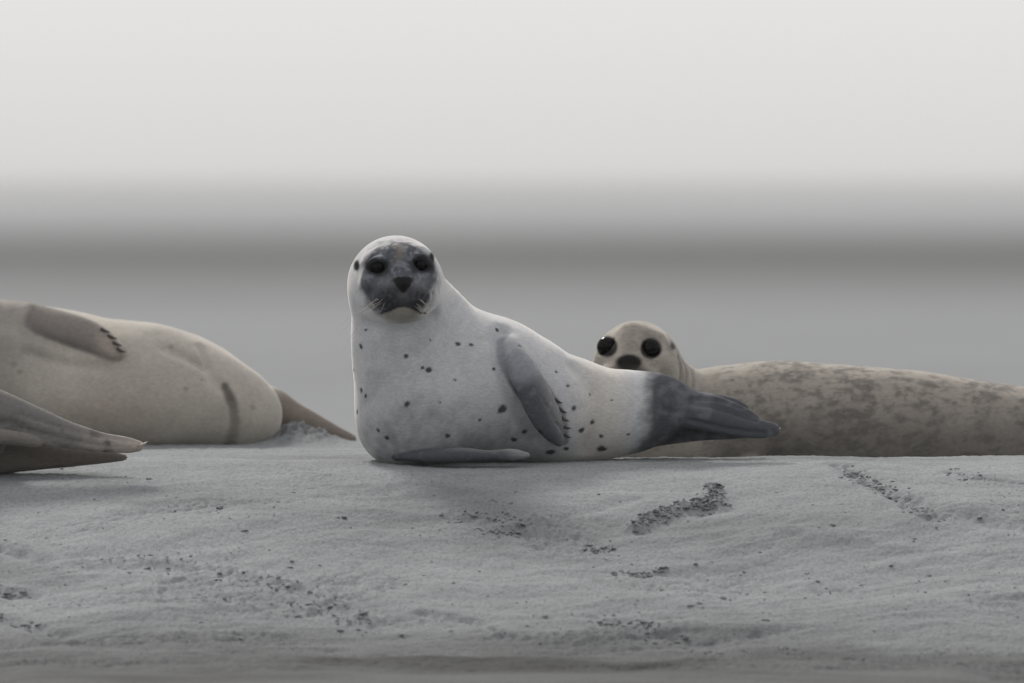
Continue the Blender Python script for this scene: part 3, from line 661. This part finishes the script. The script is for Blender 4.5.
# ---- the brown-grey seal in front on the left: only its hind end is in the picture
def front_seal():
    Yc = -0.20; s = sc(Yc)
    root = thing('seal', tuple(P(-60, 478, Yc)), 'grey-brown seal cut off by the left edge, only its hind flippers showing', 'seal', GROUP)
    F_ = Field(P(-640, 500, Yc)*[1, 0, 1]+[0, Yc-0.27, 0], P(165, 270, Yc)*[1, 0, 1]+[0, Yc+0.27, 0], 0.0042)
    F_.add(chain_px([(-530, 412, Yc+0.05, 48), (-470, 405, Yc+0.05, 58), (-390, 396, Yc+0.05, 76), (-290, 390, Yc+0.05, 88), (-190, 396, Yc+0.04, 82), (-110, 412, Yc+0.03, 65), (-55, 425, Yc+0.02, 48), (-25, 434, Yc+0.01, 32)]), 0.02)
    hd = Head(P(-545, 412, Yc+0.05), s, (0, -1, 0), (0, 0, 1), (-1, 0, 0)); build_head(F_, hd, (0, 0), ((-23, 16), (23, 16)), 38)
    eyes = [hd.p(-23, 16, 33), hd.p(23, 16, 33)]
    nf = (0.0, -1, 0.25)
    up = chain_px([(-50, 408, Yc, 36), (-10, 412, Yc-0.01, 25), (30, 424, Yc-0.02, 19.5), (68, 435, Yc-0.03, 14), (100, 442, Yc-0.035, 10.5), (126, 445, Yc-0.035, 8.5), (138, 446, Yc-0.035, 6)], n=nf, fl=0.7)
    lo = chain_px([(-50, 440, Yc+0.045, 38), (-5, 452, Yc+0.045, 23), (40, 456, Yc+0.04, 14.5), (80, 457, Yc+0.03, 9.5), (108, 457, Yc+0.02, 6.5), (124, 457.5, Yc+0.02, 3.5)], n=nf, fl=0.75)
    tail = chain_px([(-30, 432, Yc-0.045, 10), (5, 437, Yc-0.055, 7.5), (28, 440, Yc-0.055, 6.5), (38, 443, Yc-0.052, 4.5)], n=nf, fl=0.9)
    t2 = chain_px([(30, 440, Yc-0.035, 5), (45, 442, Yc-0.04, 4.2), (56, 446, Yc-0.038, 2.8)])
    F_.add(lo, 0.012); F_.add(up, 0.004); F_.add(ell(P(2, 424, Yc-0.075), (30*s, 0.035, 7*s)), 0.012, sub=True); F_.add(tail, 0.003); F_.add(t2, 0.003)
    for g in ([(20, 414), (60, 427), (100, 437)], [(20, 428), (60, 438), (104, 446)], [(100, 436), (122, 440), (136, 442)]):
        F_.add(chain_px([(a, b, F_.front(a, b, Yc), 1.2) for a, b in g]), 0.009, sub=True)
    F_.add(chain_px([(-300, 440, Yc-0.14, 12), (-270, 462, Yc-0.17, 17), (-240, 474, Yc-0.18, 9)], n=(0, -1, 0.3), fl=0.5), 0.01)
    def paint(v, n):
        px, py = pxof(v); f1 = fbm3(v, 10, 93, 4); f2 = fbm3(v, 32, 103, 3); f3 = fbm3(v, 100, 113, 2)
        c = np.tile(np.array((0.17, 0.158, 0.143)), (len(v), 1))*(1+0.16*f1+0.12*f2)[:, None]
        w = smooth(0.009, 0.002, pd(up, v)); c = mix(c, (0.165, 0.163, 0.16), 0.7*w); c = mix(c, (0.33, 0.30, 0.265), 0.75*w*smooth(60, 125, px+30*f1))
        c = mix(c, (0.36, 0.315, 0.28), 0.7*smooth(118, 138, px))
        w = smooth(0.009, 0.002, pd(lo, v))*smooth(0.002, 0.008, pd(up, v)); c = mix(c, (0.13, 0.117, 0.103), 0.8*w)
        d = np.minimum(np.hypot((px-108)/5, (py-443)/4), np.hypot((px-105)/4, (py-452)/3)); c = mix(c, (0.07, 0.065, 0.06), 0.8*smooth(1.2, 0.4, d+0.6*f3)*(v[:, 1] < Yc))
        c = mix(c, (0.10, 0.095, 0.09), 0.6*smooth(0.2, 0.55, f2+0.3*f3))
        return c, np.ones(len(v))
    finish(F_, root, paint, 0.002, 8)
    for c in eyes: uv_sphere('eye', rel(root, c), (0.019,)*3, M_eye, root)
    claw(root, rel(root, P(138, 445, Yc-0.036)), rel(root, P(148, 441, Yc-0.04)), 0.0045, M_pale_claw, (0, -0.001, -0.003))
    claw(root, rel(root, P(120, 457.5, Yc+0.02)), rel(root, P(128, 457, Yc+0.02)), 0.004, M_claw)
    return root
front_seal()

# ------------------------------------------------------------------ crumbs of wet sand
def ico():
    import bmesh
    bm = bmesh.new(); bmesh.ops.create_icosphere(bm, subdivisions=2, radius=1); V = np.array([v.co[:] for v in bm.verts]); T = np.array([[v.index for v in f.verts] for f in bm.faces]); bm.free(); return V, T
IV, IT = ico()
def crumbs():
    pos = []; r = np.random.default_rng(21)
    def cluster(px, py, sx, sy, n, size):
        for _ in range(n):
            X, Y = px_to_ground(px+r.normal()*sx, py+r.normal()*sy); pos.append((X, Y, 0.82*size*r.lognormal(0, 0.6)))
    def trail(pts, n, w, size):
        for _ in range(n):
            t = r.random()*(len(pts)-1); i = int(t); f = t-i; a, b = pts[i], pts[i+1]
            X, Y = px_to_ground(a[0]+(b[0]-a[0])*f+r.normal()*w, a[1]+(b[1]-a[1])*f+r.normal()*w*0.5); pos.append((X, Y, 0.82*size*r.lognormal(0, 0.6)))
    trail([(634, 530), (668, 517), (712, 505), (714, 488)], 330, 5, 0.0034); trail([(698, 513), (728, 507)], 50, 4, 0.0032)
    trail([(845, 470), (880, 488), (930, 520)], 200, 7, 0.0024); trail([(948, 472), (1000, 479)], 40, 4, 0.0024)
    trail([(450, 520), (490, 520), (530, 526)], 90, 6, 0.0030); trail([(480, 532), (525, 530)], 40, 3, 0.0032)
    cluster(605, 547, 8, 2, 26, 0.0034); trail([(618, 568), (640, 572), (664, 568)], 50, 4, 0.0032)
    cluster(495, 505, 8, 3, 10, 0.0024); cluster(220, 512, 4, 1.5, 6, 0.0040); cluster(342, 522, 3, 1, 3, 0.0050); cluster(148, 479, 2, 0.6, 2, 0.004)
    trail([(90, 560), (190, 562), (300, 590), (330, 612)], 190, 12, 0.0020); trail([(200, 600), (330, 612), (372, 622)], 90, 9, 0.0024)
    trail([(0, 590), (30, 595)], 20, 4, 0.003); trail([(0, 615), (40, 636)], 40, 6, 0.003); trail([(590, 622), (680, 635)], 90, 8, 0.0030)
    trail([(640, 640), (860, 660)], 60, 8, 0.0028); cluster(740, 590, 90, 25, 70, 0.0018)
    for _ in range(900):
        px, py = r.uniform(-20, 1044), 468+200*r.random()**0.8; X, Y = px_to_ground(px, py); pos.append((X, Y, 0.0011*r.lognormal(0, 0.55)))
    pos = np.array(pos); z = ground(pos[:, 0], pos[:, 1]); V = []; T = []
    for i, (X, Y, s) in enumerate(pos):
        R_ = r.normal(size=(3, 3)); q, _ = np.linalg.qr(R_); sh = IV*(1+sum(0.20*np.cos(IV@(r.normal(size=3)*3.2)+r.uniform(0, 6.3)) for _ in range(3)))[:, None]*min(s, 0.0052)*np.array((1.4, 1.0, 0.6)); V.append(sh@q*np.array((1.1, 1.1, 0.65))+np.array((X, Y, z[i]+s*0.1))); T.append(IT+i*len(IV))
    o = mesh_obj('sand_crumbs', np.concatenate(V), np.concatenate(T), M_crumb); o['kind'] = 'stuff'
    o['label'] = 'loose crumbs of damp grey sand scattered over the bank'; o['category'] = 'sand crumbs'
M_crumb = plain('sand_crumb', (0.205, 0.217, 0.222), 0.9, 0.1)
crumbs()

# ------------------------------------------------------------------ sea haze: one closed box of thin air over the flats
def haze():
    x, y0, y1, z0, z1 = 4300, -70, 6400, -3.0, 1.4
    V = [(a, b, c) for a in (-x, x) for b in (y0, y1) for c in (z0, z1)]
    Fc = [(0, 1, 3, 2), (4, 6, 7, 5), (0, 4, 5, 1), (2, 3, 7, 6), (0, 2, 6, 4), (1, 5, 7, 3)]
    m = bpy.data.materials.new('haze'); m.use_nodes = True; t = m.node_tree; t.nodes.clear(); out = t.nodes.new('ShaderNodeOutputMaterial')
    pv = t.nodes.new('ShaderNodeVolumePrincipled'); pv.inputs['Color'].default_value = (0.93, 0.93, 0.935, 1); pv.inputs['Density'].default_value = 0.00035
    t.links.new(pv.outputs[0], out.inputs['Volume'])
    o = mesh_obj('haze', V, Fc, m, None, False); o['kind'] = 'stuff'; o['label'] = 'thin pale sea haze over the flats'; o['category'] = 'haze'
haze()
